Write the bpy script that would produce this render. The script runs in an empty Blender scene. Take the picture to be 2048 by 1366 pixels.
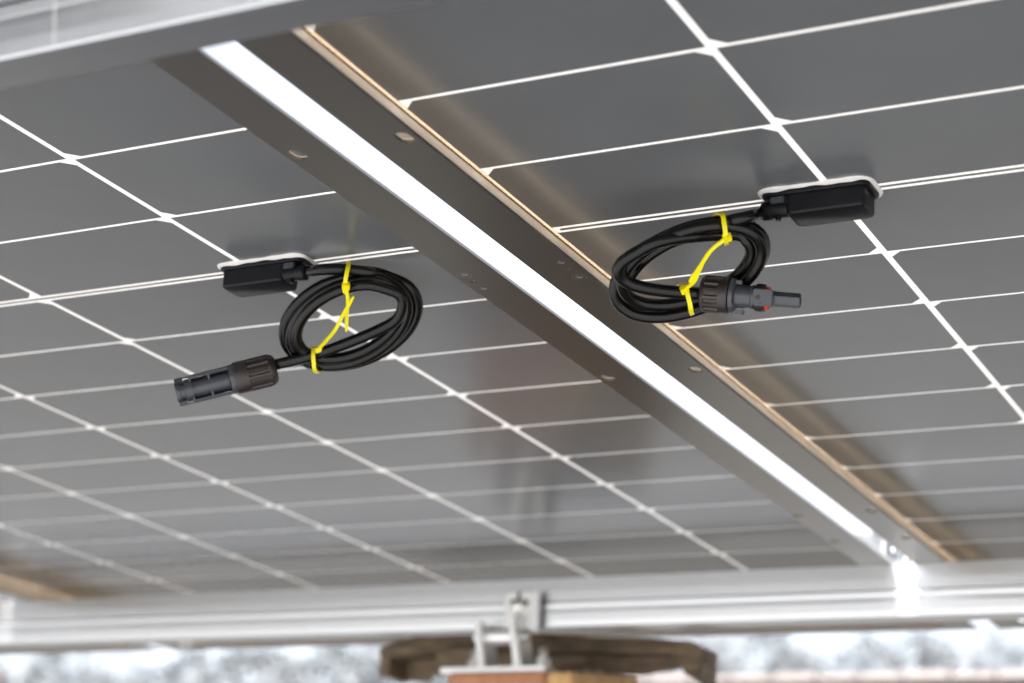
import bpy, bmesh, math, random
from mathutils import Vector, Matrix, Euler

scene = bpy.context.scene
R_ = math.radians
random.seed(7)

# ------------------------------------------------------------------ camera
# The module plane is z = 0 of a "module frame"; the array tilts 8.2 degrees about x.
H = 1.50
TILT = R_(-8.22)
W = Matrix.Translation((0, 0, H)) @ Matrix.Rotation(TILT, 4, 'X')
CAM_P = Vector((0.7499137, -0.9953424, -0.4595311))
CR = Vector((0.88538588, 0.4600809, 0.06646365))
CD = Vector((-0.09360548, 0.3165012, -0.94396239))
CF = Vector((-0.45533489, 0.82954961, 0.32329179))
FPX = 3874.3

cam = bpy.data.cameras.new('camera')
cam.sensor_width = 36.0
cam.lens = FPX / 2048 * 36.0
cam.clip_start = 0.05
cam.clip_end = 2000
cam.dof.use_dof = True
cam.dof.focus_distance = 1.19
cam.dof.aperture_fstop = 6.6
cam_o = bpy.data.objects.new('camera', cam)
scene.collection.objects.link(cam_o)
m = Matrix.Identity(4)
for i in range(3):
    m[i][0] = CR[i]; m[i][1] = -CD[i]; m[i][2] = -CF[i]; m[i][3] = CAM_P[i]
cam_o.matrix_world = W @ m
scene.camera = cam_o

# ------------------------------------------------------------------ light
SUN_EL, SUN_AZ = R_(56), R_(187)          # azimuth from +Y towards +X
world = bpy.data.worlds.new('World')
scene.world = world
world.use_nodes = True
nt = world.node_tree
sky = nt.nodes.new('ShaderNodeTexSky')
sky.sky_type = 'NISHITA'
sky.sun_disc = False
sky.sun_elevation = SUN_EL
sky.sun_rotation = SUN_AZ
sky.air_density = 0.75
sky.dust_density = 5.0
sky.ozone_density = 1.0
nt.nodes['Background'].inputs['Strength'].default_value = 0.15
hs = nt.nodes.new('ShaderNodeHueSaturation')          # thin high cloud: a whitish sky all over
hs.inputs['Saturation'].default_value = 0.42
nt.links.new(sky.outputs[0], hs.inputs['Color'])
nt.links.new(hs.outputs[0], nt.nodes['Background'].inputs['Color'])
sl = bpy.data.lights.new('sun', 'SUN')
sl.energy = 5.0
sl.angle = R_(0.53)
sl.color = (1.0, 0.975, 0.94)
so = bpy.data.objects.new('sun', sl)
scene.collection.objects.link(so)
sd = Vector((math.sin(SUN_AZ) * math.cos(SUN_EL), math.cos(SUN_AZ) * math.cos(SUN_EL), math.sin(SUN_EL)))
so.rotation_euler = (-sd).to_track_quat('-Z', 'Y').to_euler()
so.location = (0, 0, 6)

scene.view_settings.view_transform = 'Standard'
scene.view_settings.look = 'None'
scene.view_settings.gamma = 1.0
scene.view_settings.exposure = 2.7
scene.view_settings.use_curve_mapping = False
scene.cycles.use_denoising = True
scene.cycles.max_bounces = 10
scene.cycles.diffuse_bounces = 5
scene.cycles.glossy_bounces = 5
scene.cycles.transmission_bounces = 6
scene.cycles.caustics_reflective = False
scene.cycles.caustics_refractive = False
scene.cycles.sample_clamp_indirect = 8.0

# ------------------------------------------------------------------ materials
MATS = {}
def mat(name, col, rough=.5, metal=0.0, spec=.5, var=0.0, vscale=20, bump=0.0, bscale=200, coat=0.0, rvar=0.0, stretch=None, col2=None):
    ma = bpy.data.materials.new(name); ma.use_nodes = True
    n = ma.node_tree.nodes; l = ma.node_tree.links
    b = n['Principled BSDF']
    b.inputs['Base Color'].default_value = (*col, 1)
    b.inputs['Roughness'].default_value = rough
    b.inputs['Metallic'].default_value = metal
    b.inputs['Specular IOR Level'].default_value = spec
    b.inputs['Coat Weight'].default_value = coat
    b.inputs['Coat Roughness'].default_value = .08
    tc = n.new('ShaderNodeTexCoord'); mp = n.new('ShaderNodeMapping')
    l.new(tc.outputs['Object'], mp.inputs['Vector'])
    if stretch: mp.inputs['Scale'].default_value = stretch
    if var > 0 or col2:
        nz = n.new('ShaderNodeTexNoise'); nz.inputs['Scale'].default_value = vscale
        nz.inputs['Detail'].default_value = 6; nz.inputs['Roughness'].default_value = .6
        l.new(mp.outputs[0], nz.inputs['Vector'])
        cr = n.new('ShaderNodeValToRGB')
        cr.color_ramp.elements[0].position = .3; cr.color_ramp.elements[1].position = .7
        c2 = col2 or tuple(min(1, c * (1 + var)) for c in col)
        c1 = tuple(c * (1 - var) for c in col)
        cr.color_ramp.elements[0].color = (*c1, 1); cr.color_ramp.elements[1].color = (*c2, 1)
        l.new(nz.outputs['Fac'], cr.inputs[0]); l.new(cr.outputs[0], b.inputs['Base Color'])
        if rvar > 0:
            mr = n.new('ShaderNodeMapRange')
            mr.inputs['To Min'].default_value = max(.02, rough - rvar); mr.inputs['To Max'].default_value = rough + rvar
            l.new(nz.outputs['Fac'], mr.inputs['Value']); l.new(mr.outputs[0], b.inputs['Roughness'])
    if name == 'cell':
        oi = n.new('ShaderNodeObjectInfo'); hv = n.new('ShaderNodeHueSaturation'); mr2 = n.new('ShaderNodeMapRange')
        mr2.inputs['To Min'].default_value = .93; mr2.inputs['To Max'].default_value = 1.07
        l.new(oi.outputs['Random'], mr2.inputs['Value']); l.new(mr2.outputs[0], hv.inputs['Value'])
        l.new(cr.outputs[0], hv.inputs['Color']); l.new(hv.outputs[0], b.inputs['Base Color'])
    if bump > 0:
        nb = n.new('ShaderNodeTexNoise'); nb.inputs['Scale'].default_value = bscale; nb.inputs['Detail'].default_value = 4
        l.new(mp.outputs[0], nb.inputs['Vector'])
        bp = n.new('ShaderNodeBump'); bp.inputs['Strength'].default_value = bump; bp.inputs['Distance'].default_value = .002
        l.new(nb.outputs['Fac'], bp.inputs['Height']); l.new(bp.outputs[0], b.inputs['Normal'])
    MATS[name] = ma
    return ma

def translucent(name, col, tcol, fac, rough=.22, clear=0, ccol=(1, 1, 1)):
    """white ceramic print in glass: part diffuse, part light passing through, glossy glass face"""
    ma = bpy.data.materials.new(name); ma.use_nodes = True
    n = ma.node_tree.nodes; l = ma.node_tree.links
    n.remove(n['Principled BSDF'])
    out = n['Material Output']
    d = n.new('ShaderNodeBsdfDiffuse'); d.inputs['Color'].default_value = (*col, 1)
    t = n.new('ShaderNodeBsdfTranslucent'); t.inputs['Color'].default_value = (*tcol, 1)
    mx = n.new('ShaderNodeMixShader'); mx.inputs[0].default_value = fac
    l.new(d.outputs[0], mx.inputs[1]); l.new(t.outputs[0], mx.inputs[2])
    if clear > 0:
        tr = n.new('ShaderNodeBsdfTransparent'); tr.inputs['Color'].default_value = (*ccol, 1)
        mx3 = n.new('ShaderNodeMixShader'); mx3.inputs[0].default_value = clear
        l.new(mx.outputs[0], mx3.inputs[1]); l.new(tr.outputs[0], mx3.inputs[2]); mx = mx3
    g = n.new('ShaderNodeBsdfGlossy'); g.inputs['Roughness'].default_value = rough
    fr = n.new('ShaderNodeFresnel'); fr.inputs['IOR'].default_value = 1.45
    mx2 = n.new('ShaderNodeMixShader')
    l.new(fr.outputs[0], mx2.inputs[0]); l.new(mx.outputs[0], mx2.inputs[1]); l.new(g.outputs[0], mx2.inputs[2])
    l.new(mx2.outputs[0], out.inputs['Surface'])
    MATS[name] = ma
    return ma

mat('cell', (.126, .131, .137), rough=.235, spec=.5, var=.07, vscale=5, rvar=.04)
mat('ribbon', (.14, .135, .125), rough=.25, spec=.5, var=.05, vscale=30)
translucent('grid', (.82, .82, .82), (.92, .91, .89), .42)
translucent('border', (.8, .72, .62), (1, .80, .60), .75, clear=.84, ccol=(1, .93, .82))
mat('inner_metal_lit', (.85, .78, .69), rough=.5, metal=.05, var=.04, vscale=8)  # pale warm copy of the frame metal, sunlit glow put into its colour
mat('wall_metal_lit', (.74, .74, .74), rough=.25, metal=.85, var=.03, vscale=8)  # same frame metal in a brighter copy, so the gap walls look lit
mat('flange_metal_shaded', (.23, .215, .195), rough=.33, metal=.95, spec=.3, var=.04, vscale=8)  # same frame metal, shade of the underside put into a darker colour
mat('seal', (.10, .05, .025), rough=.6)
mat('rail_metal', (.50, .515, .535), rough=.30, metal=.97, var=.03, vscale=30, stretch=(.05, 12, 12), bump=.04, bscale=60)
mat('black_plastic', (.004, .0046, .0062), rough=.40, spec=.22, var=.15, vscale=60, bump=.05, bscale=1200, rvar=.06)
mat('silicone', (.78, .76, .73), rough=.45, var=.04, vscale=80, bump=.15, bscale=160)
mat('cable_sheath', (.0035, .0031, .0029), rough=.24, spec=.30, var=.25, vscale=120, bump=.03, bscale=900, rvar=.08)
mat('tie_plastic', (.95, .83, .0), rough=.34, spec=.5, var=.04, vscale=200)
mat('grey_plastic', (.048, .053, .064), rough=.30, spec=.5, var=.12, vscale=150, rvar=.06, bump=.04, bscale=900)
mat('brown_plastic', (.022, .015, .013), rough=.40, spec=.5, var=.25, vscale=160, bump=.12, bscale=700, rvar=.1)
mat('red_rubber', (.55, .05, .012), rough=.5)
mat('dark_hole', (.004, .004, .004), rough=.8)
mat('steel', (.62, .61, .59), rough=.3, metal=1.0, var=.08, vscale=80)
mat('white_metal', (.86, .86, .85), rough=.38, metal=.55, var=.04, vscale=60)
mat('emboss', (.42, .40, .375), rough=.35, metal=.8)
mat('old_wood', (.095, .068, .043), rough=.75, var=.45, vscale=24, stretch=(1, 6, 9), bump=1.0, bscale=45, col2=(.30, .22, .14))
mat('orange_wood', (.40, .16, .07), rough=.6, var=.16, vscale=14, stretch=(6, 6, 1), bump=.1, bscale=80, col2=(.50, .23, .12))
mat('yellow_wood', (.50, .29, .09), rough=.6, var=.16, vscale=14, stretch=(6, 6, 1), bump=.1, bscale=80, col2=(.62, .38, .15))
mat('dust', (.42, .37, .30), rough=.9, var=.2, vscale=40, bump=.4, bscale=120)
mat('ground', (.021, .020, .018), rough=.95, var=.35, vscale=1.3, bump=.6, bscale=12, col2=(.036, .034, .031))
mat('paving', (.128, .129, .131), rough=.85, var=.12, vscale=2.0, bump=.2, bscale=40)
mat('reflection_strip_pale', (.078, .079, .081), rough=.9, var=.2, vscale=2.5)
mat('wall_render', (.05, .046, .044), rough=.9, var=.25, vscale=3)
mat('coping', (.13, .112, .106), rough=.8, var=.12, vscale=4)
mat('bark', (.035, .030, .027), rough=.9, var=.3, vscale=6)
mat('leaf_a', (.030, .038, .045), rough=.6, var=.2, vscale=.35, col2=(.066, .070, .074))
mat('leaf_b', (.080, .088, .090), rough=.6, var=.35, vscale=1.2)
mat('leaf_c', (.115, .105, .095), rough=.6, var=.3, vscale=1.2)
mat('hill', (.058, .068, .078), rough=.95, var=.4, vscale=.05)

# ------------------------------------------------------------------ mesh helpers
COL = scene.collection
class MB:
    def __init__(s): s.v = []; s.f = []
    def add(s, vs, fs):
        o = len(s.v); s.v += [tuple(v) for v in vs]; s.f += [tuple(i + o for i in f) for f in fs]; return s
    def box(s, x0, x1, y0, y1, z0, z1):
        vs = [(x0,y0,z0),(x1,y0,z0),(x1,y1,z0),(x0,y1,z0),(x0,y0,z1),(x1,y0,z1),(x1,y1,z1),(x0,y1,z1)]
        return s.add(vs, [(0,3,2,1),(4,5,6,7),(0,1,5,4),(1,2,6,5),(2,3,7,6),(3,0,4,7)])
    def prism(s, poly, axis, a0, a1):
        """poly: 2-D outline; extruded along axis (0 = x, outline is (y,z); 1 = y, outline is (x,z); 2 = z)"""
        n = len(poly)
        def pt(p, a): return (a, p[0], p[1]) if axis == 0 else (p[0], a, p[1]) if axis == 1 else (p[0], p[1], a)
        vs = [pt(p, a0) for p in poly] + [pt(p, a1) for p in poly]
        fs = [tuple(range(n))[::-1], tuple(range(n, 2*n))] + [(i, (i+1) % n, n+(i+1) % n, n+i) for i in range(n)]
        return s.add(vs, fs)
    def loft(s, rings, caps=True):
        n = len(rings[0]); o = len(s.v)
        vs = [p for r in rings for p in r]; fs = []
        for k in range(len(rings)-1):
            for i in range(n):
                fs.append((k*n+i, k*n+(i+1) % n, (k+1)*n+(i+1) % n, (k+1)*n+i))
        if caps: fs += [tuple(range(n))[::-1], tuple(range((len(rings)-1)*n, len(rings)*n))]
        return s.add(vs, fs)
    def lathe(s, prof, n=32, rfun=None):
        """profile [(x, r)] about local x"""
        rings = []
        for x, r in prof:
            rings.append([(x, (rfun(x, 2*math.pi*i/n, r) if rfun else r)*math.cos(2*math.pi*i/n),
                           (rfun(x, 2*math.pi*i/n, r) if rfun else r)*math.sin(2*math.pi*i/n)) for i in range(n)])
        return s.loft(rings)
    def tube(s, pts, r, n=14):
        pts = [Vector(p) for p in pts]; rings = []
        t0 = (pts[1]-pts[0]).normalized(); u = t0.orthogonal().normalized()
        for i, p in enumerate(pts):
            t = (pts[min(i+1, len(pts)-1)] - pts[max(i-1, 0)]).normalized()
            u = (u - t*u.dot(t)).normalized(); w = t.cross(u)
            rr = r(i/(len(pts)-1)) if callable(r) else r
            rings.append([p + u*rr*math.cos(a) + w*rr*math.sin(a) for a in [2*math.pi*k/n for k in range(n)]])
        return s.loft(rings)
    def ribbon(s, pts, wdir, width, thick, closed=False, taper=None):
        pts = [Vector(p) for p in pts]; rings = []; N = len(pts)
        for i, p in enumerate(pts):
            if closed: t = (pts[(i+1) % N] - pts[i-1]).normalized()
            else: t = (pts[min(i+1, N-1)] - pts[max(i-1, 0)]).normalized()
            w = Vector(wdir[i]) if isinstance(wdir, list) else Vector(wdir)
            w = (w - t*w.dot(t)).normalized(); b = t.cross(w)
            ww = width*(taper(i/(N-1)) if taper else 1)
            rings.append([p + w*ww/2 + b*thick/2, p - w*ww/2 + b*thick/2, p - w*ww/2 - b*thick/2, p + w*ww/2 - b*thick/2])
        if closed: rings.append(rings[0])
        return s.loft(rings, caps=not closed)
    def build(s, name, m, parent=None, smooth=False, bevel=0.0, bseg=2, matrix=None, angle=35):
        me = bpy.data.meshes.new(name); me.from_pydata(s.v, [], s.f)
        bm = bmesh.new(); bm.from_mesh(me)
        bmesh.ops.remove_doubles(bm, verts=bm.verts, dist=1e-7)
        bmesh.ops.recalc_face_normals(bm, faces=bm.faces)
        if bevel > 0:
            es = [e for e in bm.edges if len(e.link_faces) == 2 and e.calc_face_angle(0) > R_(30)]
            bmesh.ops.bevel(bm, geom=es, offset=bevel, segments=bseg, affect='EDGES', clamp_overlap=True)
        bm.to_mesh(me); bm.free()
        me.materials.append(MATS[m])
        if smooth or bevel > 0:
            for p in me.polygons: p.use_smooth = True
            me.set_sharp_from_angle(angle=R_(angle))
        return link(name, me, parent, matrix)

def link(name, me, parent=None, matrix=None):
    o = bpy.data.objects.new(name, me); COL.objects.link(o)
    if parent: o.parent = parent
    if matrix is not None: o.matrix_local = matrix
    return o
def empty(name, matrix):
    o = bpy.data.objects.new(name, None); COL.objects.link(o); o.empty_display_size = .02
    o.matrix_world = matrix; return o
def tag(o, label, cat, group=None):
    o['label'] = label; o['category'] = cat
    if group: o['group'] = group
    return o
def struct(o): o['kind'] = 'structure'; return o
def T(x, y, z): return Matrix.Translation((x, y, z))

def ray(u, v): return (CR*((u-1024)/FPX) + CD*((v-683)/FPX) + CF)      # unit depth
def at(u, v, d): return CAM_P + ray(u, v)*d                            # module frame
def onY(u, v, y):
    r = ray(u, v); return CAM_P + r*((y-CAM_P.y)/r.y)
Wr = W.to_3x3()
def worldY(u, v, y):
    """point in world coordinates seen at (u,v) at world distance y"""
    p0 = W @ CAM_P; r = Wr @ ray(u, v); return p0 + r*((y-p0.y)/r.y)
def spline(P, n=10):
    P = [Vector(p) for p in P]; out = []
    for i in range(len(P)-1):
        a, b, c, d = P[max(i-1, 0)], P[i], P[i+1], P[min(i+2, len(P)-1)]
        for k in range(n):
            t = k/n
            out.append(.5*((2*b) + (c-a)*t + (2*a-5*b+4*c-d)*t*t + (3*b-a-3*c+d)*t**3))
    out.append(P[-1]); return out

# ------------------------------------------------------------------ ground, hill
mb = MB()
N = 40
S = [-600, -300, -150, -80, -45, -25, -15, -9, -6, -4, -2.5, -1.2, 0, 1.2, 2.5, 4, 6, 9, 15, 25, 45, 80, 150, 300, 600]
vs = [(x, y, 0.015*math.sin(x*1.3+y*.7) + .02*math.sin(y*.9-x*.4) if max(abs(x), abs(y)) < 20 else 0) for y in S for x in S]
fs = [(j*len(S)+i, j*len(S)+i+1, (j+1)*len(S)+i+1, (j+1)*len(S)+i) for j in range(len(S)-1) for i in range(len(S)-1)]
struct(mb.add(vs, fs).build('ground', 'ground', smooth=True))

# unseen pale slabs added so the cells mirror a bright band
mb = MB()
for i in range(-12, 12):
    mb.box(i*1.2+.006, i*1.2+1.194, 3.02, 3.40, -.03, .045 + .003*math.sin(i*2.3))
struct(mb.build('reflection_strip', 'reflection_strip_pale'))

# paved terrace the camera stands on, ending under the array
mb = MB()
for i in range(-14, 14):
    for j in range(22):
        x0, y0 = i*.6, -.15 - (j+1)*.6
        h_ = .03 + .002*math.sin(i*3.1+j*1.7)
        mb.box(x0+.004, x0+.596, y0+.004, y0+.596, -.02, h_)
pv = struct(mb.build('terrace', 'paving'))

# ------------------------------------------------------------------ solar panels
PX, PY, G = .184, .0942055, .0064
CW, CH = .1793, .0910
OFF = .00195                          # cells sit a little off the frame's centre line
HW = 3*PX - .0025 + .012            # half width of a module
HL = G/2 + 12*PY - .0018 + .027     # half length
ZB = -.0255                         # underside of the frame

def plate_holes(mb, outline, holes, z0, z1):
    bm = bmesh.new(); edges = []
    for loop in [outline] + holes:
        v = [bm.verts.new((x, y, z0)) for x, y in loop]
        edges += [bm.edges.new((v[i], v[(i+1) % len(v)])) for i in range(len(v))]
    bmesh.ops.triangle_fill(bm, use_beauty=True, use_dissolve=False, edges=edges)
    ret = bmesh.ops.extrude_face_region(bm, geom=list(bm.faces))
    for g in ret['geom']:
        if isinstance(g, bmesh.types.BMVert): g.co.z = z1
    bm.verts.index_update()
    mb.add([v.co.copy() for v in bm.verts], [[v.index for v in f.verts] for f in bm.faces])
    bm.free()

def slot(cx, cy, r, half):
    pts = []
    for k in range(9):
        a = math.pi*k/8; pts.append((cx + r*math.cos(a), cy + half + r*math.sin(a)))
    for k in range(9):
        a = math.pi + math.pi*k/8; pts.append((cx + r*math.cos(a), cy - half + r*math.sin(a)))
    return pts

def frame_profile_boxes(mb, L0, L1, sign, along, lip=None, wall=None):
    """boxes of the frame section; q runs inward from the outer face"""
    def bx(q0, q1, z0, z1, a=L0, b=L1):
        if along == 'y':
            x0, x1 = sorted((sign*(HW-q0), sign*(HW-q1))); mb.box(x0, x1, a, b, z0, z1)
        else:
            y0, y1 = sorted((sign*(HL-q0), sign*(HL-q1))); mb.box(a, b, y0, y1, z0, z1)
    main = mb
    if wall is not None:
        mb = wall
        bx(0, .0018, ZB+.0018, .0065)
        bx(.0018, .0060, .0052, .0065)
        mb = main
    if lip is not None:
        mb = lip
        lq = .0108 if sign < 0 else .0062
        bx(lq-.0014, lq, ZB+.0026, -.0013)
        mb = main
    return bx

cell_mesh = None
def make_cell_mesh():
    a, b, c = CW/2, CH/2, .0072
    poly = [(-a, -b), (a, -b), (a, b-c), (a-c, b), (-a+c, b), (-a, b-c)]
    mb = MB().prism(poly, 2, -.0006, .0006)
    o = mb.build('cell', 'cell'); me = o.data; bpy.data.objects.remove(o); return me
cell_mesh = make_cell_mesh()

SLOTS = [-.715, -.612, -.204, .204, .612, .715]
def make_panel():
    root = bpy.data.objects.new('solar_panel', None); COL.objects.link(root)
    # long frames with slotted lower flange
    for s in (-1, 1):
        mb = MB()
        lip = MB(); wl = MB(); frame_profile_boxes(mb, -HL, HL, s, 'y', lip, wl)
        x0, x1 = sorted((s*HW, s*(HW-.0300)))
        cx = s*(HW-.0225)
        holes = [slot(cx, .0075+y, .0044, .0024) for y in SLOTS] + [slot(cx, .0070, .0024, 0.0002)]
        plate_holes(mb, [(x0, -HL), (x1, -HL), (x1, HL), (x0, HL)], holes, ZB, ZB+.0018)
        x2, x3 = sorted((s*(HW-.0020), s*(HW-.0298)))
        plate_holes(lip, [(x2, -HL+.002), (x3, -HL+.002), (x3, HL-.002), (x2, HL-.002)], holes, ZB+.0019, ZB+.0025)  # added pale liner over the flange, bounces a warm glow onto the cells
        fo = mb.build('side_frame', 'flange_metal_shaded', root)
        lip.build('inner_lip', 'inner_metal_lit', fo)
        wl.build('outer_wall', 'wall_metal_lit', fo)
        # stamped earth marks beside the small hole
        e = MB()
        c1 = (cx + s*-.0012, .0070 - .0135*1)
        for dy, ring in ((-.013, s > 0), (.013, s < 0)):
            px, py = cx, .0070+dy
            if ring:
                n = 24
                for k in range(n):
                    a0, a1 = 2*math.pi*k/n, 2*math.pi*(k+1)/n
                    r0, r1 = .0046, .0050
                    e.add([(px+r0*math.cos(a0), py+r0*math.sin(a0), ZB-.00012), (px+r1*math.cos(a0), py+r1*math.sin(a0), ZB-.00012),
                           (px+r1*math.cos(a1), py+r1*math.sin(a1), ZB-.00012), (px+r0*math.cos(a1), py+r0*math.sin(a1), ZB-.00012)], [(0, 1, 2, 3)])
            e.box(px-.0026, px+.0026, py-.0004, py+.0004, ZB-.00013, ZB)
            e.box(px-.0017, px+.0017, py+.0006, py+.0012, ZB-.00013, ZB)
            e.box(px-.0008, px+.0008, py+.0016, py+.0021, ZB-.00013, ZB)
            e.box(px-.0003, px+.0003, py-.0032, py-.0004, ZB-.00013, ZB)
        e.build('earth_mark', 'emboss', fo)
    for s in (-1, 1):
        mb = MB(); lip = MB(); wl = MB(); bx = frame_profile_boxes(mb, -HW+.0300, HW-.0300, s, 'x', lip, wl)
        bx(0, .0280, ZB+.0001, ZB+.0018)
        fo = mb.build('end_frame', 'flange_metal_shaded', root)
        lip.build('inner_lip', 'inner_metal_lit', fo)
        wl.build('outer_wall', 'wall_metal_lit', fo)
    # printed rear sheet and its amber edge
    bwx, bwy = HW-.0115, HL-.0115
    MB().box(-bwx+OFF, bwx+OFF, -bwy, bwy, -.0003, .0003).build('rear_sheet', 'grid', root)
    for s in (-1, 1):
        x0, x1 = sorted((s*(HW-.0040), s*bwx+OFF)); MB().box(x0, x1, -bwy, bwy, -.0003, .0003).build('edge_border', 'border', root)
        y0, y1 = sorted((s*(HL-.0040), s*bwy)); MB().box(-bwx, bwx, y0, y1, -.0003, .0003).build('edge_border', 'border', root)
        lq = .0108 if s < 0 else .0062; x0, x1 = sorted((s*(HW-lq+.002), s*(HW-lq-.0005))); MB().box(x0, x1, -HL+.01, HL-.01, -.0013, -.0005).build('seal_line', 'seal', root)
    # ribbons in the middle gap
    MB().box(-3*PX+.006+OFF, 3*PX-.006+OFF, -.0011, .0011, -.0006, .0006).build('busbar_ribbon', 'ribbon', root)
    # 6 x 24 half cells
    for c in range(6):
        for j in range(12):
            for far in (1, -1):
                y = far*(G/2 + (j+.5)*PY)
                up = (c % 2 == 0) if far > 0 else (c % 2 == 1)
                o = bpy.data.objects.new('cell', cell_mesh); COL.objects.link(o); o.parent = root
                o.location = ((c-2.5)*PX + OFF, y, 0)
                if not up: o.rotation_euler = (0, 0, math.pi)
    return root

def copy_tree(o, parent=None):
    c = o.copy(); COL.objects.link(c); c.parent = parent
    for ch in o.children: copy_tree(ch, c)
    return c

XL = -2*PX - OFF
XR = .41029 + 2*PX - OFF
PITCH = XR - XL
p0 = make_panel(); p0.matrix_world = W @ T(XL, 0, 0)
panels = [p0]
for x in (XR, XL-PITCH, XR+PITCH):
    p = copy_tree(p0); p.matrix_world = W @ T(x, 0, 0); panels.append(p)
GP = 'solar panels mounted side by side on the rails'
tag(panels[0], 'wide underside of solar panel left of the bright gap, yellow-tied cable coil', 'solar panel', GP)
tag(panels[1], 'underside of solar panel right of the bright gap with amber lit edge', 'solar panel', GP)
tag(panels[2], 'solar panel only just showing at the far left edge beyond the amber border', 'solar panel', GP)
tag(panels[3], 'solar panel beyond the right edge of the photo', 'solar panel', GP)

# ------------------------------------------------------------------ junction boxes (parts of the panels)
def junction_box(panel, px, x0, x1, gl):
    """px: panel x; x0..x1 housing in module coordinates; gl: +1/-1 side of the cable gland, 0 none"""
    X0, X1 = x0-px, x1-px
    mb = MB()
    def ring(ax0, ax1, y0, y1, z, r):
        pts = []
        for (cx, cy, a0) in ((ax1-r, y1-r, 0), (ax0+r, y1-r, 90), (ax0+r, y0+r, 180), (ax1-r, y0+r, 270)):
            for k in range(5):
                a = R_(a0 + 22.5*k); pts.append((cx + r*math.cos(a), cy + r*math.sin(a), z))
        return pts
    Y0, Y1 = -.0145, .0075
    mb.loft([ring(X0, X1, Y0, Y1, -.0005, .003), ring(X0, X1, Y0, Y1, -.0145, .003),
             ring(X0+.0003, X1-.0003, Y0+.0003, Y1-.0003, -.0158, .003), ring(X0+.0010, X1-.0010, Y0+.0010, Y1-.0010, -.0164, .003)])
    body = mb.build('junction_box', 'black_plastic', panel, smooth=True, angle=40)
    e0 = X0 - (.0155 if gl < 0 else .0025); e1 = X1 + (.0155 if gl > 0 else .0025)
    MB().loft([ring(e0, e1, Y0-.0022, Y1+.0022, -.0010, .005), ring(e0, e1, Y0-.0022, Y1+.0022, -.0036, .005),
               ring(e0+.0006, e1-.0006, Y0-.0016, Y1+.0016, -.0042, .005)]).build('base_flange', 'black_plastic', body, smooth=True)
    # squeezed-out silicone bead
    loop = ring(e0-.0006, e1+.0006, Y0-.0030, Y1+.0030, -.0015, .006)
    dense = []
    for i in range(len(loop)):
        a, b = Vector(loop[i]), Vector(loop[(i+1) % len(loop)])
        n = max(1, int((b-a).length/.002))
        dense += [a.lerp(b, k/n) for k in range(n)]
    rs = []
    rn = random.Random(int(abs(x0)*1e4))
    ph = rn.random()*6
    rings = []
    N_ = len(dense)
    for i, p in enumerate(dense):
        t = (dense[(i+1) % N_] - dense[i-1]).normalized(); nrm = Vector((0, 0, 1)).cross(t)
        w = .0021*(1 + .22*math.sin(i*.31+ph) + .15*math.sin(i*.83+2*ph))
        rings.append([p - nrm*(w*math.cos(a)) + Vector((0, 0, -.8*w*math.sin(a)+.0008)) for a in [2*math.pi*k/8 for k in range(8)]])
    rings.append(rings[0])
    MB().loft(rings, caps=False).build('silicone_bead', 'silicone', body, smooth=True)
    if gl:
        E = X1 if gl > 0 else X0
        def bx(m_, a, b, *r): m_.box(min(E+gl*a, E+gl*b), max(E+gl*a, E+gl*b), *r)
        g = MB(); bx(g, -.002, .0100, -.0140, -.0040, -.0100, -.0042)
        g.build('gland_block', 'black_plastic', body, bevel=.0006)
        # clip with a flat sloping face that catches the sky
        g = MB(); bx(g, .0012, .0095, -.0150, -.0085, -.0086, -.0045)
        g.build('clip', 'grey_plastic', body, bevel=.0005)
        cyl = MB().lathe([(0, .0050), (.0105, .0050), (.0110, .0056), (.0155, .0056), (.0162, .0050), (.0166, .0038)], 28)
        cyl.build('cable_gland', 'black_plastic', body, smooth=True, matrix=T(E, -.0085, -.0105) @ (Matrix.Identity(4) if gl > 0 else Matrix.Rotation(math.pi, 4, 'Z')))
        k = MB().lathe([(0, .0017), (.0030, .0017), (.0034, .0013)], 16)
        k.build('screw', 'black_plastic', body, smooth=True, matrix=T(E+gl*.006, -.0100, -.0145) @ Matrix.Rotation(R_(90), 4, 'Y'))
    return body

junction_box(panels[0], XL, -.0150, .0335, 1)
junction_box(panels[1], XR, .3860, .4330, -1)
junction_box(panels[0], XL, XL-.024, XL+.024, 0)
junction_box(panels[1], XR, XR-.024, XR+.024, 0)

# ------------------------------------------------------------------ rails, clamps
def rail(y, label):
    # extruded section: (y, z), front face looks at the camera
    zt, zb = ZB-.0004, -.0785
    prof = [(.0004, zt), (.0010, -.0400), (.0013, -.0404), (.0020, -.0496), (.0021, -.0500), (.0085, -.0502), (.0085, -.0530), (.0002, -.0531),
            (0, -.0535), (.0009, -.0585), (.0012, -.0588), (.0013, -.0630), (.0020, -.0705), (.0014, -.0708), (.0025, -.0774), (.0034, zb), (.0262, zb), (.0272, -.0772),
            (.0272, -.0545), (.0250, -.0530), (.0250, zt), (.0180, zt), (.0180, zt-.009), (.0090, zt-.009), (.0090, zt)]
    o = MB().prism([(p[0], p[1]) for p in prof], 0, -2.3, 2.3).build('mounting_rail', 'rail_metal', matrix=W @ T(.0, y, 0))
    return tag(o, label, 'rail', 'aluminium mounting rails under the panels')
rail(-.4290, 'blurred near aluminium rail crossing the upper left corner')
FAR_Y = .8250
rail(FAR_Y, 'long bright aluminium rail crossing below the panels with hinge bracket')

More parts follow.
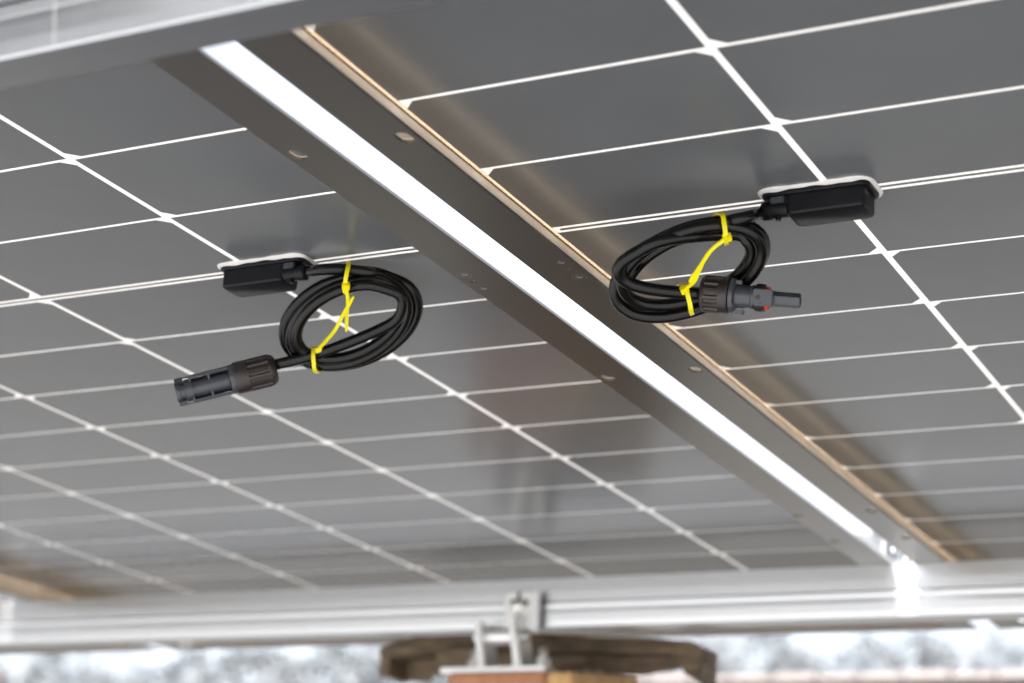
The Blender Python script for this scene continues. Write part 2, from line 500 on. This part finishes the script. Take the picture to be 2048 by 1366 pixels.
def mid_clamp(x, y, label, y0=-.020):
    root = empty('mid_clamp', W @ T(x, y+.0135, ZB))
    MB().box(-.0085, .0085, y0, .020, .0325, .0355).build('clamp_cap', 'rail_metal', root, bevel=.0006)
    MB().box(-.0085, -.0062, y0, .020, .0100, .0325).build('clamp_side', 'rail_metal', root)
    MB().box(.0062, .0085, y0, .020, .0100, .0325).build('clamp_side', 'rail_metal', root)
    MB().lathe([(-.004, .0034), (.036, .0034), (.0361, .0060), (.0420, .0060), (.0424, .0052)], 18).build('bolt', 'steel', root, smooth=True, matrix=Matrix.Rotation(R_(-90), 4, 'Y'))
    tag(root, label, 'clamp', 'clamps holding the panels on the rails')
gapx = (XL+XR)/2
mid_clamp(gapx, FAR_Y, 'small aluminium clamp at the far end of the bright gap')
mid_clamp(gapx-PITCH, FAR_Y, 'small aluminium clamp in the gap at the left picture edge')
mid_clamp(gapx, -.4290, 'unseen overlong clamp above the near rail, added to block a sunbeam', -.115)  # stretched out of view to keep a sun stripe off the near rail

# ------------------------------------------------------------------ cables
RC = .0038
def zl(u, v): return 320 + u/3.4133, 440 + v/3.4133
def zr(u, v): return 1180 + u/3.4133, 320 + v/3.4133
def dl(u, v, dd=0):
    a, b = zl(u, v); return at(a, b, 1.300 + (b-635)*.00026 + dd)
def dr(u, v, dd=0):
    a, b = zr(u, v); return at(a, b, 1.142 + (b-540)*.00024 + dd)

def mw(base): return W @ T(*base)
def local(pts, base):
    b = Vector(base); return [Vector(p)-b for p in pts]

# left coil: clockwise turns
P = [Vector((.0335+.0120, -.0085, -.0105)), Vector((.0335+.0170, -.0085, -.0105))]
P += [dl(1120, 337, -.004), dl(1290, 338, -.003), dl(1440, 355, -.003)]
for k in range(0, 60):
    th = 62 - k*28
    if th < -1052: break
    tt = (62-th)/360
    s = 1.07 - .085*tt + .015*math.sin(tt*9.1)
    dd = .004 - .0055*tt + .001*math.cos(tt*7)
    c, sn = math.cos(R_(th)), math.sin(R_(th))
    P.append(dl(1285 + s*(430*c + 50*sn) + 14*math.sin(tt*5.0), 690 - s*(70*c + 300*sn) + 12*math.cos(tt*4.3), dd))
TH_END = th
P += [dl(1640, 520, -.0135), dl(1655, 600, -.0145), dl(1610, 684, -.0145), dl(1490, 752, -.0145), dl(1300, 832, -.0145), dl(1050, 922, -.013), dl(900, 962, -.012), dl(770, 992, -.012)]
LEFT_END = P[-1].copy()
base = dl(1285, 690)
rt = empty('coiled_cable', mw(base))
MB().tube(local(spline(P, 8), base), RC, 16).build('cable', 'cable_sheath', rt, smooth=True, angle=80)
left_cable = tag(rt, 'round black cable coil with long slotted grey connector, left of the gap', 'cable', 'coiled leads hanging from the junction boxes')

# right coil: anticlockwise turns
P = [Vector((.3860-.0120, -.0085, -.0105)), Vector((.3860-.0170, -.0085, -.0105))]
P += [dr(1090, 388, -.003), dr(930, 425, -.004)]
for k in range(0, 60):
    th = 100 + k*26
    if th > 100+360*2.93: break
    tt = (th-100)/360
    s = .92 + .15*math.sin(tt*1.35) - .03*math.sin(tt*8)
    dd = .0005 + .0080*math.sin(tt*2.3+.2) + .0015*math.cos(tt*10)
    c, sn = math.cos(R_(th)), math.sin(R_(th))
    P.append(dr(690 + s*(470*c + 95*sn) + 10*math.sin(tt*5), 740 - s*(80*c + 285*sn) + 12*math.cos(tt*4.1), dd))
P += [dr(520, 545, -.012), dr(330, 625, -.013), dr(215, 705, -.014), dr(196, 778, -.014), dr(260, 838, -.014), dr(400, 878, -.014), dr(600, 903, -.013), dr(790, 915, -.012)]
base = dr(690, 740)
rt2 = empty('coiled_cable', mw(base))
MB().tube(local(spline(P, 8), base), RC, 16).build('cable', 'cable_sheath', rt2, smooth=True, angle=80)
right_cable = tag(rt2, 'oval black cable coil with short red-ringed plug, right of the gap', 'cable', 'coiled leads hanging from the junction boxes')

# ------------------------------------------------------------------ connectors (parts of the leads)
def axis_frame(a, b):
    x = (b-a).normalized(); z = -CF; z = (z - x*z.dot(x)).normalized(); y = z.cross(x)
    m_ = Matrix.Identity(4)
    for i in range(3): m_[i][0] = x[i]; m_[i][1] = y[i]; m_[i][2] = z[i]; m_[i][3] = a[i]
    return m_
def fluted(r, g0, g1, n, depth):
    def f(x, a, rr):
        if g0 < x < g1:
            ph = (a*n/(2*math.pi)) % 1
            if .25 < ph < .75: return rr - depth
        return rr
    return f
def nut(parent, M_, L, r):
    prof = [(0, r*.52), (0, r*.62), (L*.02, r*.80), (L*.08, r*.93), (L*.16, r), (L*.17, r), (L*.19, r), (L*.66, r), (L*.68, r), (L*.72, r*1.0), (L*.97, r*1.0), (L, r*.97), (L, r*.6)]
    return MB().lathe(prof, 84, fluted(r, L*.175, L*.67, 14, r*.075)).build('gland_nut', 'brown_plastic', parent, smooth=True, matrix=M_, angle=25)

# left: socket half with open side rails, runs from the nut to the tip at lower left
a = LEFT_END + Vector((0, 0, 0)); tipp = at(352, 787, a_d := (LEFT_END-CAM_P).dot(CF) - .012)
nutstart = at(553, 737, (LEFT_END-CAM_P).dot(CF))
Mx = axis_frame(nutstart, tipp)
L = (tipp-nutstart).length
inv = Matrix.Translation(-Vector(dl(1285, 690)))
LN = L*.415
nl = nut(rt, inv @ Mx, LN, .0110)
Mb = inv @ Mx @ T(LN, 0, 0)
LB = L - LN
hous = MB().lathe([(-.002, .0070), (0, .0100), (.0020, .0102), (.0034, .0098), (.0034, .0058), (LB*.72, .0058), (LB*.72, .0074), (LB*.84, .0074), (LB*.845, .0060), (LB*.93, .0060), (LB*.935, .0070), (LB, .0068), (LB, .0045), (LB-.006, .0042)], 40)
body = hous.build('connector_body', 'grey_plastic', rt, smooth=True, matrix=Mb, angle=30)
for sgn in (1, -1):
    m_ = MB()
    poly = [(sgn*.0074, -.0060), (sgn*.0093, -.0046), (sgn*.0098, .0), (sgn*.0093, .0030), (sgn*.0086, .0042), (sgn*.0078, .0042)]
    m_.prism(poly, 0, .0030, LB*.74)
    m_.prism([(sgn*.0050, -.0066), (sgn*.0093, -.0046), (sgn*.0098, .0), (sgn*.0093, .0030), (sgn*.0064, .0048), (sgn*.0058, .0040)], 0, LB*.85, LB*.985)
    m_.prism([(p[0], p[1]-.0003) for p in [(sgn*.0082, -.0040), (sgn*.0092, -.0036), (sgn*.0095, .0), (sgn*.0090, .0022), (sgn*.0082, .0022)]], 0, LB*.73, LB*.86)
    m_.build('side_rail', 'grey_plastic', body, bevel=.0003)
    r_ = MB()
    for fx in (.40, .715):
        r_.box(LB*fx, LB*fx+.0014, min(sgn*.0040, sgn*.0083), max(sgn*.0040, sgn*.0083), .0010, .0046)
    r_.build('rib', 'grey_plastic', body, bevel=.0002)
MB().box(.0030, LB*.84, -.0072, .0072, -.0062, -.0030).build('inner_shell', 'dark_hole', body)
sm = MB().box(LB*.06, LB*.105, .0020, .0032, .0058, .0064)
sm.box(LB*.06, LB*.105, .0004, .0014, .0060, .00665)
sm.build('stamp', 'dark_hole', body)

# right: pin half
s0 = at(1407, 587, (P[-1]-CAM_P).dot(CF) + .001); s1 = at(1601, 602, (P[-1]-CAM_P).dot(CF) - .016)
Mx = axis_frame(s0, s1); L = (s1-s0).length
inv = Matrix.Translation(-Vector(dr(690, 740)))
M2 = inv @ Mx
n2 = nut(rt2, M2 @ T(-.0015, 0, 0), L*.30, .0110)
bd = MB().lathe([(L*.28, .0075), (L*.285, .0104), (L*.325, .0104), (L*.335, .0094), (L*.345, .0070), (L*.50, .0067), (L*.51, .0072), (L*.535, .0072), (L*.54, .0060), (L*.57, .0058)], 40).build('connector_body', 'grey_plastic', rt2, smooth=True, matrix=M2, angle=30)
MB().lathe([(L*.545, .0060), (L*.55, .0082), (L*.60, .0084), (L*.64, .0080), (L*.645, .0060)], 36).build('collar_ring', 'brown_plastic', bd, smooth=True, angle=30)
MB().lathe([(L*.642, .0055), (L*.645, .0068), (L*.665, .0070), (L*.685, .0067), (L*.69, .0050)], 36).build('seal_ring', 'red_rubber', bd, smooth=True, angle=30)
lt = MB().box(L*.535, L*.735, -.0048, .0048, .0046, .0082)
lt.build('latch', 'grey_plastic', bd, bevel=.0006)
lt = MB().box(L*.30, L*.43, -.0107, -.0080, -.0040, .0030); lt.box(L*.33, L*.40, .0068, .0092, -.002, .004)
lt.build('lug', 'grey_plastic', bd, bevel=.0005)
hexr = [[(x, r*math.cos(R_(60*k+10)), r*math.sin(R_(60*k+10))) for k in range(6)] for x, r in ((L*.66, .0050), (L*.735, .0050), (L*.74, .0046), (L*.985, .0045), (L, .0042), (L, .0030), (L*.90, .0029))]
pin = MB().loft(hexr).build('pin_sleeve', 'grey_plastic', bd, bevel=.0003)
MB().lathe([(L*.91, .0026), (L*.96, .0026), (L*.97, .0018)], 18).build('contact', 'steel', pin, smooth=True)

# ------------------------------------------------------------------ yellow cable ties
def tie(name_label, centre, tdir, av, bd_, head_phi, tail, hs=0.0):
    """centre: loop centre; tdir: bundle direction (unit); av: half height; bd_: half depth"""
    tdir = tdir.normalized(); ed = (CF - tdir*CF.dot(tdir)).normalized(); ev = ed.cross(tdir).normalized()
    if ev.dot(CD) < 0: ev = -ev
    base = centre
    root = empty('cable_tie', mw(base))
    pts = []
    for k in range(40):
        ph = 2*math.pi*k/40
        c, s = math.cos(ph), math.sin(ph)
        e = .72
        pts.append(ev*av*math.copysign(abs(c)**e, c) + ed*bd_*math.copysign(abs(s)**e, s) + tdir*(.0012*math.sin(ph*2)))
    MB().ribbon(pts, tdir, .0026, .0011, closed=True).build('strap', 'tie_plastic', root, smooth=True, angle=40)
    hp = ev*av*math.cos(head_phi) + ed*(bd_+.0010)*math.sin(head_phi) + tdir*hs
    # head box oriented along the strap
    tv = (-ev*math.sin(head_phi)*av + ed*bd_*math.cos(head_phi)).normalized()
    nv = tv.cross(tdir).normalized()
    mm = Matrix.Identity(4)
    for i in range(3): mm[i][0] = tdir[i]; mm[i][1] = tv[i]; mm[i][2] = nv[i]; mm[i][3] = hp[i]
    MB().box(-.0025, .0025, -.0024, .0026, -.0019, .0019).build('head', 'tie_plastic', root, bevel=.0005, matrix=mm)
    tl = local(spline([centre+hp] + tail, 8), base)
    MB().ribbon(tl, [CR*1.0]*len(tl), .0023, .0010, taper=lambda t: 1 if t < .86 else max(.45, 1-(t-.86)*3.6)).build('tail', 'tie_plastic', root, smooth=True, angle=40)
    MB().ribbon([p + Vector((0,0,0)) - CF*.0007 for p in tl[2:-8]], [CR*1.0]*len(tl[2:-8]), .0012, .0008).build('tooth_strip', 'tie_plastic', root)
    return tag(root, name_label, 'cable tie', 'yellow ties on the cable coils')
tie('yellow tie round the top of the round left coil, tail hanging straight down', dl(1284, 398, -.003), CR*1 + CD*.02, .0103, .0165, R_(-58),
    [dl(1282, 545, -.022), dl(1276, 650, -.021), dl(1272, 760, -.020)])
tie('yellow tie at the lower left of the round left coil, tail slanting up', dl(1066, 953, -.006), CR*1 - CD*.25, .0088, .0175, R_(-135),
    [dl(1188, 760, -.0235), dl(1245, 655, -.023), dl(1322, 522, -.024)], .0045)
tie('yellow tie on top of the oval right coil, tail slanting to lower left', dr(900, 470, -.002), CR*1 - CD*.30, .0092, .0150, R_(-50),
    [dr(830, 612, -.020), dr(752, 725, -.020), dr(678, 832, -.019)])
tie('yellow tie round the bottom of the oval right coil beside the plug', dr(655, 952, -.005), CR*1 - CD*.42, .0096, .0175, R_(-128),
    [dr(708, 832, -.020), dr(742, 760, -.020), dr(782, 668, -.019)])

# ------------------------------------------------------------------ hinge bracket on a timber post
BY = .800
def bz(u, v, y=BY): return onY(u, v, y)
b0 = bz(890, 1346); b1 = bz(1100, 1335)
zt = (b0.z+b1.z)/2 + .002
bx0, bx1 = b0.x, b1.x
base = Vector(((bx0+bx1)/2, BY, zt))
root = empty('hinge_bracket', mw(base))
tag(root, 'white metal hinge bracket bolted on timber post, clamped to the bright rail', 'bracket')
MB().box(bx0-base.x, bx1-base.x, -.012, .055, -.0060, 0).build('base_plate', 'white_metal', root, bevel=.001)
def lug(u0, u1, vtop, ubot0, ubot1):
    t0, t1 = bz(u0, vtop), bz(u1, vtop)
    h = t0.z - base.z
    q0, q1 = bz(ubot0, 1335).x - base.x, bz(ubot1, 1335).x - base.x
    x0, x1 = t0.x-base.x, t1.x-base.x
    prof = [(q0-.002, -.0002), (q1+.003, -.0002), (q1, .006), (x1, h*.75), (x1, h), (x0, h), (x0, h*.75), (q0, .006)]
    return MB().prism(prof, 1, 0, .036).build('lug', 'white_metal', root, bevel=.0012), (x0+x1)/2, h
l1, lx1, h1 = lug(950, 962, 1243, 953, 967)
l2, lx2, h2 = lug(1018, 1030, 1222, 1024, 1040)
pz = bz(990, 1268).z - base.z
MB().lathe([(lx1, .0088), (lx2, .0088)], 28).build('pivot_tube', 'white_metal', root, smooth=True, matrix=T(0, .016, pz))
MB().lathe([(lx1-.011, .0035), (lx1-.0108, .0050), (lx1-.005, .0052), (lx1-.004, .0035), (lx2+.005, .0035), (lx2+.006, .0056), (lx2+.013, .0056), (lx2+.0135, .004)], 18).build('pivot_bolt', 'steel', root, smooth=True, matrix=T(0, .016, pz))
# clamp plate lying against the rail front
c0 = bz(1013, 1187, FAR_Y-.006); c1 = bz(1072, 1255, FAR_Y-.006)
cp = MB().box(c0.x-base.x, c1.x-base.x, FAR_Y-.0085-BY, FAR_Y-.0030-BY, c1.z-base.z-.002, c0.z-base.z)
cp.box(c1.x-base.x-.0005, c1.x-base.x+.0035, FAR_Y-.0125-BY, FAR_Y-.0032-BY, c1.z-base.z-.006, c0.z-base.z+.0005)
plate = cp.build('clamp_plate', 'white_metal', root, bevel=.0008)
bc = bz(1036, 1211, FAR_Y-.012)
MB().lathe([(0, .0030), (.001, .0085), (.0022, .0085), (.0024, .0062), (.0082, .0062), (.0088, .0050)], 6).build('bolt', 'steel', plate, matrix=T(bc.x-base.x, FAR_Y-.0080-BY, bc.z-base.z) @ Matrix.Rotation(R_(-90), 4, 'Z'), bevel=.0004)
for du, dv, wv in ((2, -20, .0016), (14, -4, .0030), (-10, -4, .0022)):
    q = bz(1036+du, 1211+dv, FAR_Y-.009)
    MB().box(-wv, wv, -.0006, .0006, -.0040, .0040).build('slot', 'dark_hole', plate, matrix=T(q.x-base.x, FAR_Y-.0088-BY, q.z-base.z) @ Matrix.Rotation(R_(du*2.2), 4, 'Y'))
for u in (940, 1075):
    q = bz(u, 1330)
    MB().lathe([(0, .0110), (.0020, .0110), (.0022, .0090), (.0110, .0086), (.0114, .0052), (.0210, .0052), (.0228, .0040)], 20).build('anchor_bolt', 'steel', root, smooth=True, matrix=T(q.x-base.x, .012, 0) @ Matrix.Rotation(R_(-90), 4, 'Y'))

# timber post (world coordinates: plumb sides, top cut to the slope)
pz_top = zt - .0064
pxl, pxr = onY(893, 1350, .778).x, onY(1090, 1350, .778).x
tops = [W @ Vector((x, y, pz_top)) for x, y in ((pxl, .778), (pxr, .778), (pxr, .935), (pxl, .935))]
for t in tops: t.z = tops[0].z
bc_ = Vector(((tops[0].x+tops[1].x)/2, (tops[0].y+tops[2].y)/2, 0))
proot = empty('timber_post', T(*bc_))
tag(proot, 'orange stained timber block under the white bracket at the bottom edge', 'post')
def world_block(m_, tops, shift, z0=-.05):
    tv = [t - bc_ + Vector((0, 0, -shift)) for t in tops]
    m_.add(tv + [Vector((t.x, t.y, z0)) for t in tv], [(0, 1, 2, 3), (7, 6, 5, 4), (0, 4, 5, 1), (1, 5, 6, 2), (2, 6, 7, 3), (3, 7, 4, 0)])
    return m_
zb_ = min(t.z for t in tops) - .12
world_block(MB(), tops, .002, zb_).build('block', 'orange_wood', proot, bevel=.003)
tt = [W @ Vector((x, y, pz_top-.004)) for x, y in ((pxr+.0008, .7795), (pxr+.030, .7795), (pxr+.030, .95), (pxr+.0008, .95))]
for t in tt: t.z = tops[0].z - .003
world_block(MB(), tt, .0, zb_).build('side_board', 'yellow_wood', proot, bevel=.002)
q_ = [Vector((t.x + (-.03 if i in (0, 3) else .05), t.y + (-.03 if i < 2 else .03), zb_-.002)) + Vector((0, 0, bc_.z)) for i, t in enumerate(tops)]
world_block(MB(), q_, 0).build('pillar', 'wall_render', proot, bevel=.006)
# crumbs of mortar and dust on the top
m_ = MB(); rn = random.Random(3)
for k in range(70):
    x = rn.uniform(pxl+.01, pxr+.024); y = rn.uniform(.781, .93)
    if y < .86 and bx0-.004 < x < bx1+.004: continue
    r = rn.uniform(.003, .008); c = W @ Vector((x, y, pz_top)) - bc_; c.z = tops[0].z - .0025
    ring_ = [Vector((c.x + r*math.cos(a)*rn.uniform(.7, 1.2), c.y + r*math.sin(a)*rn.uniform(.7, 1.2), c.z)) for a in [k_*math.pi/3 for k_ in range(6)]]
    m_.add(ring_ + [c + Vector((0, 0, r*rn.uniform(.4, .9)))], [(i, (i+1) % 6, 6) for i in range(6)])
dd_ = m_.build('dust', 'dust', proot); dd_['kind'] = 'stuff'

# weathered timber cradle lying behind the bracket
TY = .945
def zb(u, v): return 720 + u/2.768, 1160 + v/2.768
def tz(u, v, y=TY):
    a_, b_ = zb(u, v); p = onY(a_, b_, y); return p
base = tz(1000, 470)
root = empty('timber_cradle', mw(base))
tag(root, 'dark weathered timber cradle with notched end behind the white bracket', 'timber')
def slab(name, pts, y0, y1, bevel=.0007):
    poly = [((tz(*p).x-base.x), (tz(*p).z-base.z)) for p in pts]
    MB().prism(poly, 1, y0*.6, y1*.6).build(name, 'old_wood', root, bevel=bevel)
slab('top_plank', [(105, 372), (200, 340), (330, 303), (480, 282), (700, 285), (700, 360), (430, 388), (160, 428), (108, 430)], 0, .085)
slab('left_cheek', [(104, 432), (160, 431), (156, 528), (104, 526)], .002, .082)
slab('block', [(432, 392), (640, 364), (640, 482), (436, 474)], -.008, .080)
slab('top_plank', [(700, 288), (970, 292), (1250, 313), (1680, 325), (1840, 340), (1886, 366), (1880, 425), (1740, 425), (1690, 412), (1000, 388), (700, 362)], 0, .085)
slab('notched_end', [(1742, 428), (1880, 428), (1878, 528), (1800, 527)], .001, .084)
slab('lower_plank', [(642, 398), (1000, 398), (1440, 412), (1690, 420), (1735, 430), (1470, 478), (1000, 470), (642, 474)], .014, .080)
slab('back_board', [(150, 380), (640, 340), (640, 476), (300, 486), (270, 524), (150, 524)], .070, .081)
slab('core_beam', [(640, 345), (1690, 372), (1735, 440), (1480, 490), (640, 486)], .030, .078)

# ------------------------------------------------------------------ background
def wall(u0, u1, v, y, h, label):
    a_, b_ = worldY(u0, v, y), worldY(u1, v, y)
    root = empty('garden_wall', T((a_.x+b_.x)/2, y, 0))
    tag(root, label, 'wall')
    hw = (b_.x-a_.x)/2; top = a_.z
    MB().box(-hw, hw, 0, .22, -.1, top-.03).build('wall_body', 'wall_render', root)
    n = 14
    for k in range(n):
        x0 = -hw + 2*hw*k/n; x1 = -hw + 2*hw*(k+1)/n - .008
        MB().box(x0, x1, -.03, .25, top-.03, top + .004*math.sin(k*2.1)).build('coping_stone', 'coping', root, bevel=.006)
wall(1225, 2500, 1355, 6.5, 0, 'low dark garden wall with pinkish coping along the lower right edge')

root = empty('fence_post', T(*[c for c in worldY(-1, 1345, 4.2).to_tuple()][:2], 0))
tag(root, 'dark fence post top peeking in at the bottom left corner', 'post')
pt = worldY(-1, 1336, 4.2)
MB().lathe([(-.1, .024), (pt.z-.05, .022), (pt.z-.02, .019), (pt.z, .008)], 14).build('shaft', 'bark', root, smooth=True, matrix=Matrix.Rotation(R_(-90), 4, 'Y'))

def tree(tm, cm, x, y, h, w, seed):
    rn = random.Random(seed); o = Vector((x, y, 0))
    def tb(pts, r, n): tm.tube([Vector(p)+o for p in spline(pts, 4)], r, n)
    tb([(0, 0, -.2), (.1*w*rn.uniform(-1, 1), 0, h*.35), (.15*w*rn.uniform(-1, 1), .1, h*.8)], lambda t: h*.022*(1-.75*t)+.01, 8)
    for k in range(6):
        a = rn.uniform(0, 6.28); z0 = h*rn.uniform(.3, .6); L_ = w*rn.uniform(.25, .5)
        tb([(0, 0, z0), (L_*.5*math.cos(a), L_*.5*math.sin(a), z0+h*.10), (L_*math.cos(a), L_*math.sin(a), z0+h*rn.uniform(.15, .3))], lambda t: h*.009*(1-.7*t)+.004, 5)
    for k in range(26):
        a = rn.uniform(0, 6.28); rr = w*.5*math.sqrt(rn.random()); zz = h*rn.uniform(.28, .95)
        fall = max(.2, 1-((zz/h-.55)/.5)**2)
        c = o + Vector((rr*math.cos(a)*fall, rr*math.sin(a)*fall, zz)); r = w*rn.uniform(.09, .17)
        for q in range(46):
            d = Vector((rn.gauss(0, 1), rn.gauss(0, 1), rn.gauss(0, .8))).normalized()*r*rn.random()**.4
            s_ = h*.022*rn.uniform(.6, 1.4); u_ = Vector((rn.gauss(0, 1), rn.gauss(0, 1), rn.gauss(0, 1))).normalized()
            v_ = u_.orthogonal().normalized(); p = c+d
            cm.add([p-u_*s_, p+v_*s_*.5, p+u_*s_, p-v_*s_*.5], [(0, 1, 2, 3)])
rn = random.Random(11)
tm, cm = MB(), MB()
for k, u in enumerate(range(-60, 2160, 74)):
    y = rn.uniform(34, 62); vtop = rn.choice([1262, 1275, 1284, 1296, 1310]) + (16 if u < 700 else -12)
    p = worldY(u + rn.uniform(-20, 20), vtop, y)
    tree(tm, cm, p.x, p.y, p.z, max(3.0, p.z*rn.uniform(.8, 1.1)), 100+k)
wd = empty('distant_trees', T(0, 40, 0))
wd['label'] = 'pale out of focus belt of trees in the background below the rail'; wd['category'] = 'trees'; wd['kind'] = 'stuff'
tm.build('trunks', 'bark', wd, smooth=True, matrix=T(0, -40, 0))['kind'] = 'stuff'
cm.build('crowns', 'leaf_a', wd, matrix=T(0, -40, 0))['kind'] = 'stuff'
# distant hill behind the trees
pts_ = []
for i in range(61):
    x = -400 + i*13.5
    pts_.append((x, 14.0 + 1.2*math.sin(i*.35) + .8*math.sin(i*.9+1)))
m_ = MB(); vs = []; fs = []
for i, (x, z) in enumerate(pts_): vs += [(x, 180, -1), (x, 215, z), (x, 300, z*.9)]
for i in range(60): fs += [(3*i, 3*i+3, 3*i+4, 3*i+1), (3*i+1, 3*i+4, 3*i+5, 3*i+2)]
struct(m_.add(vs, fs).build('hill', 'hill', smooth=True))
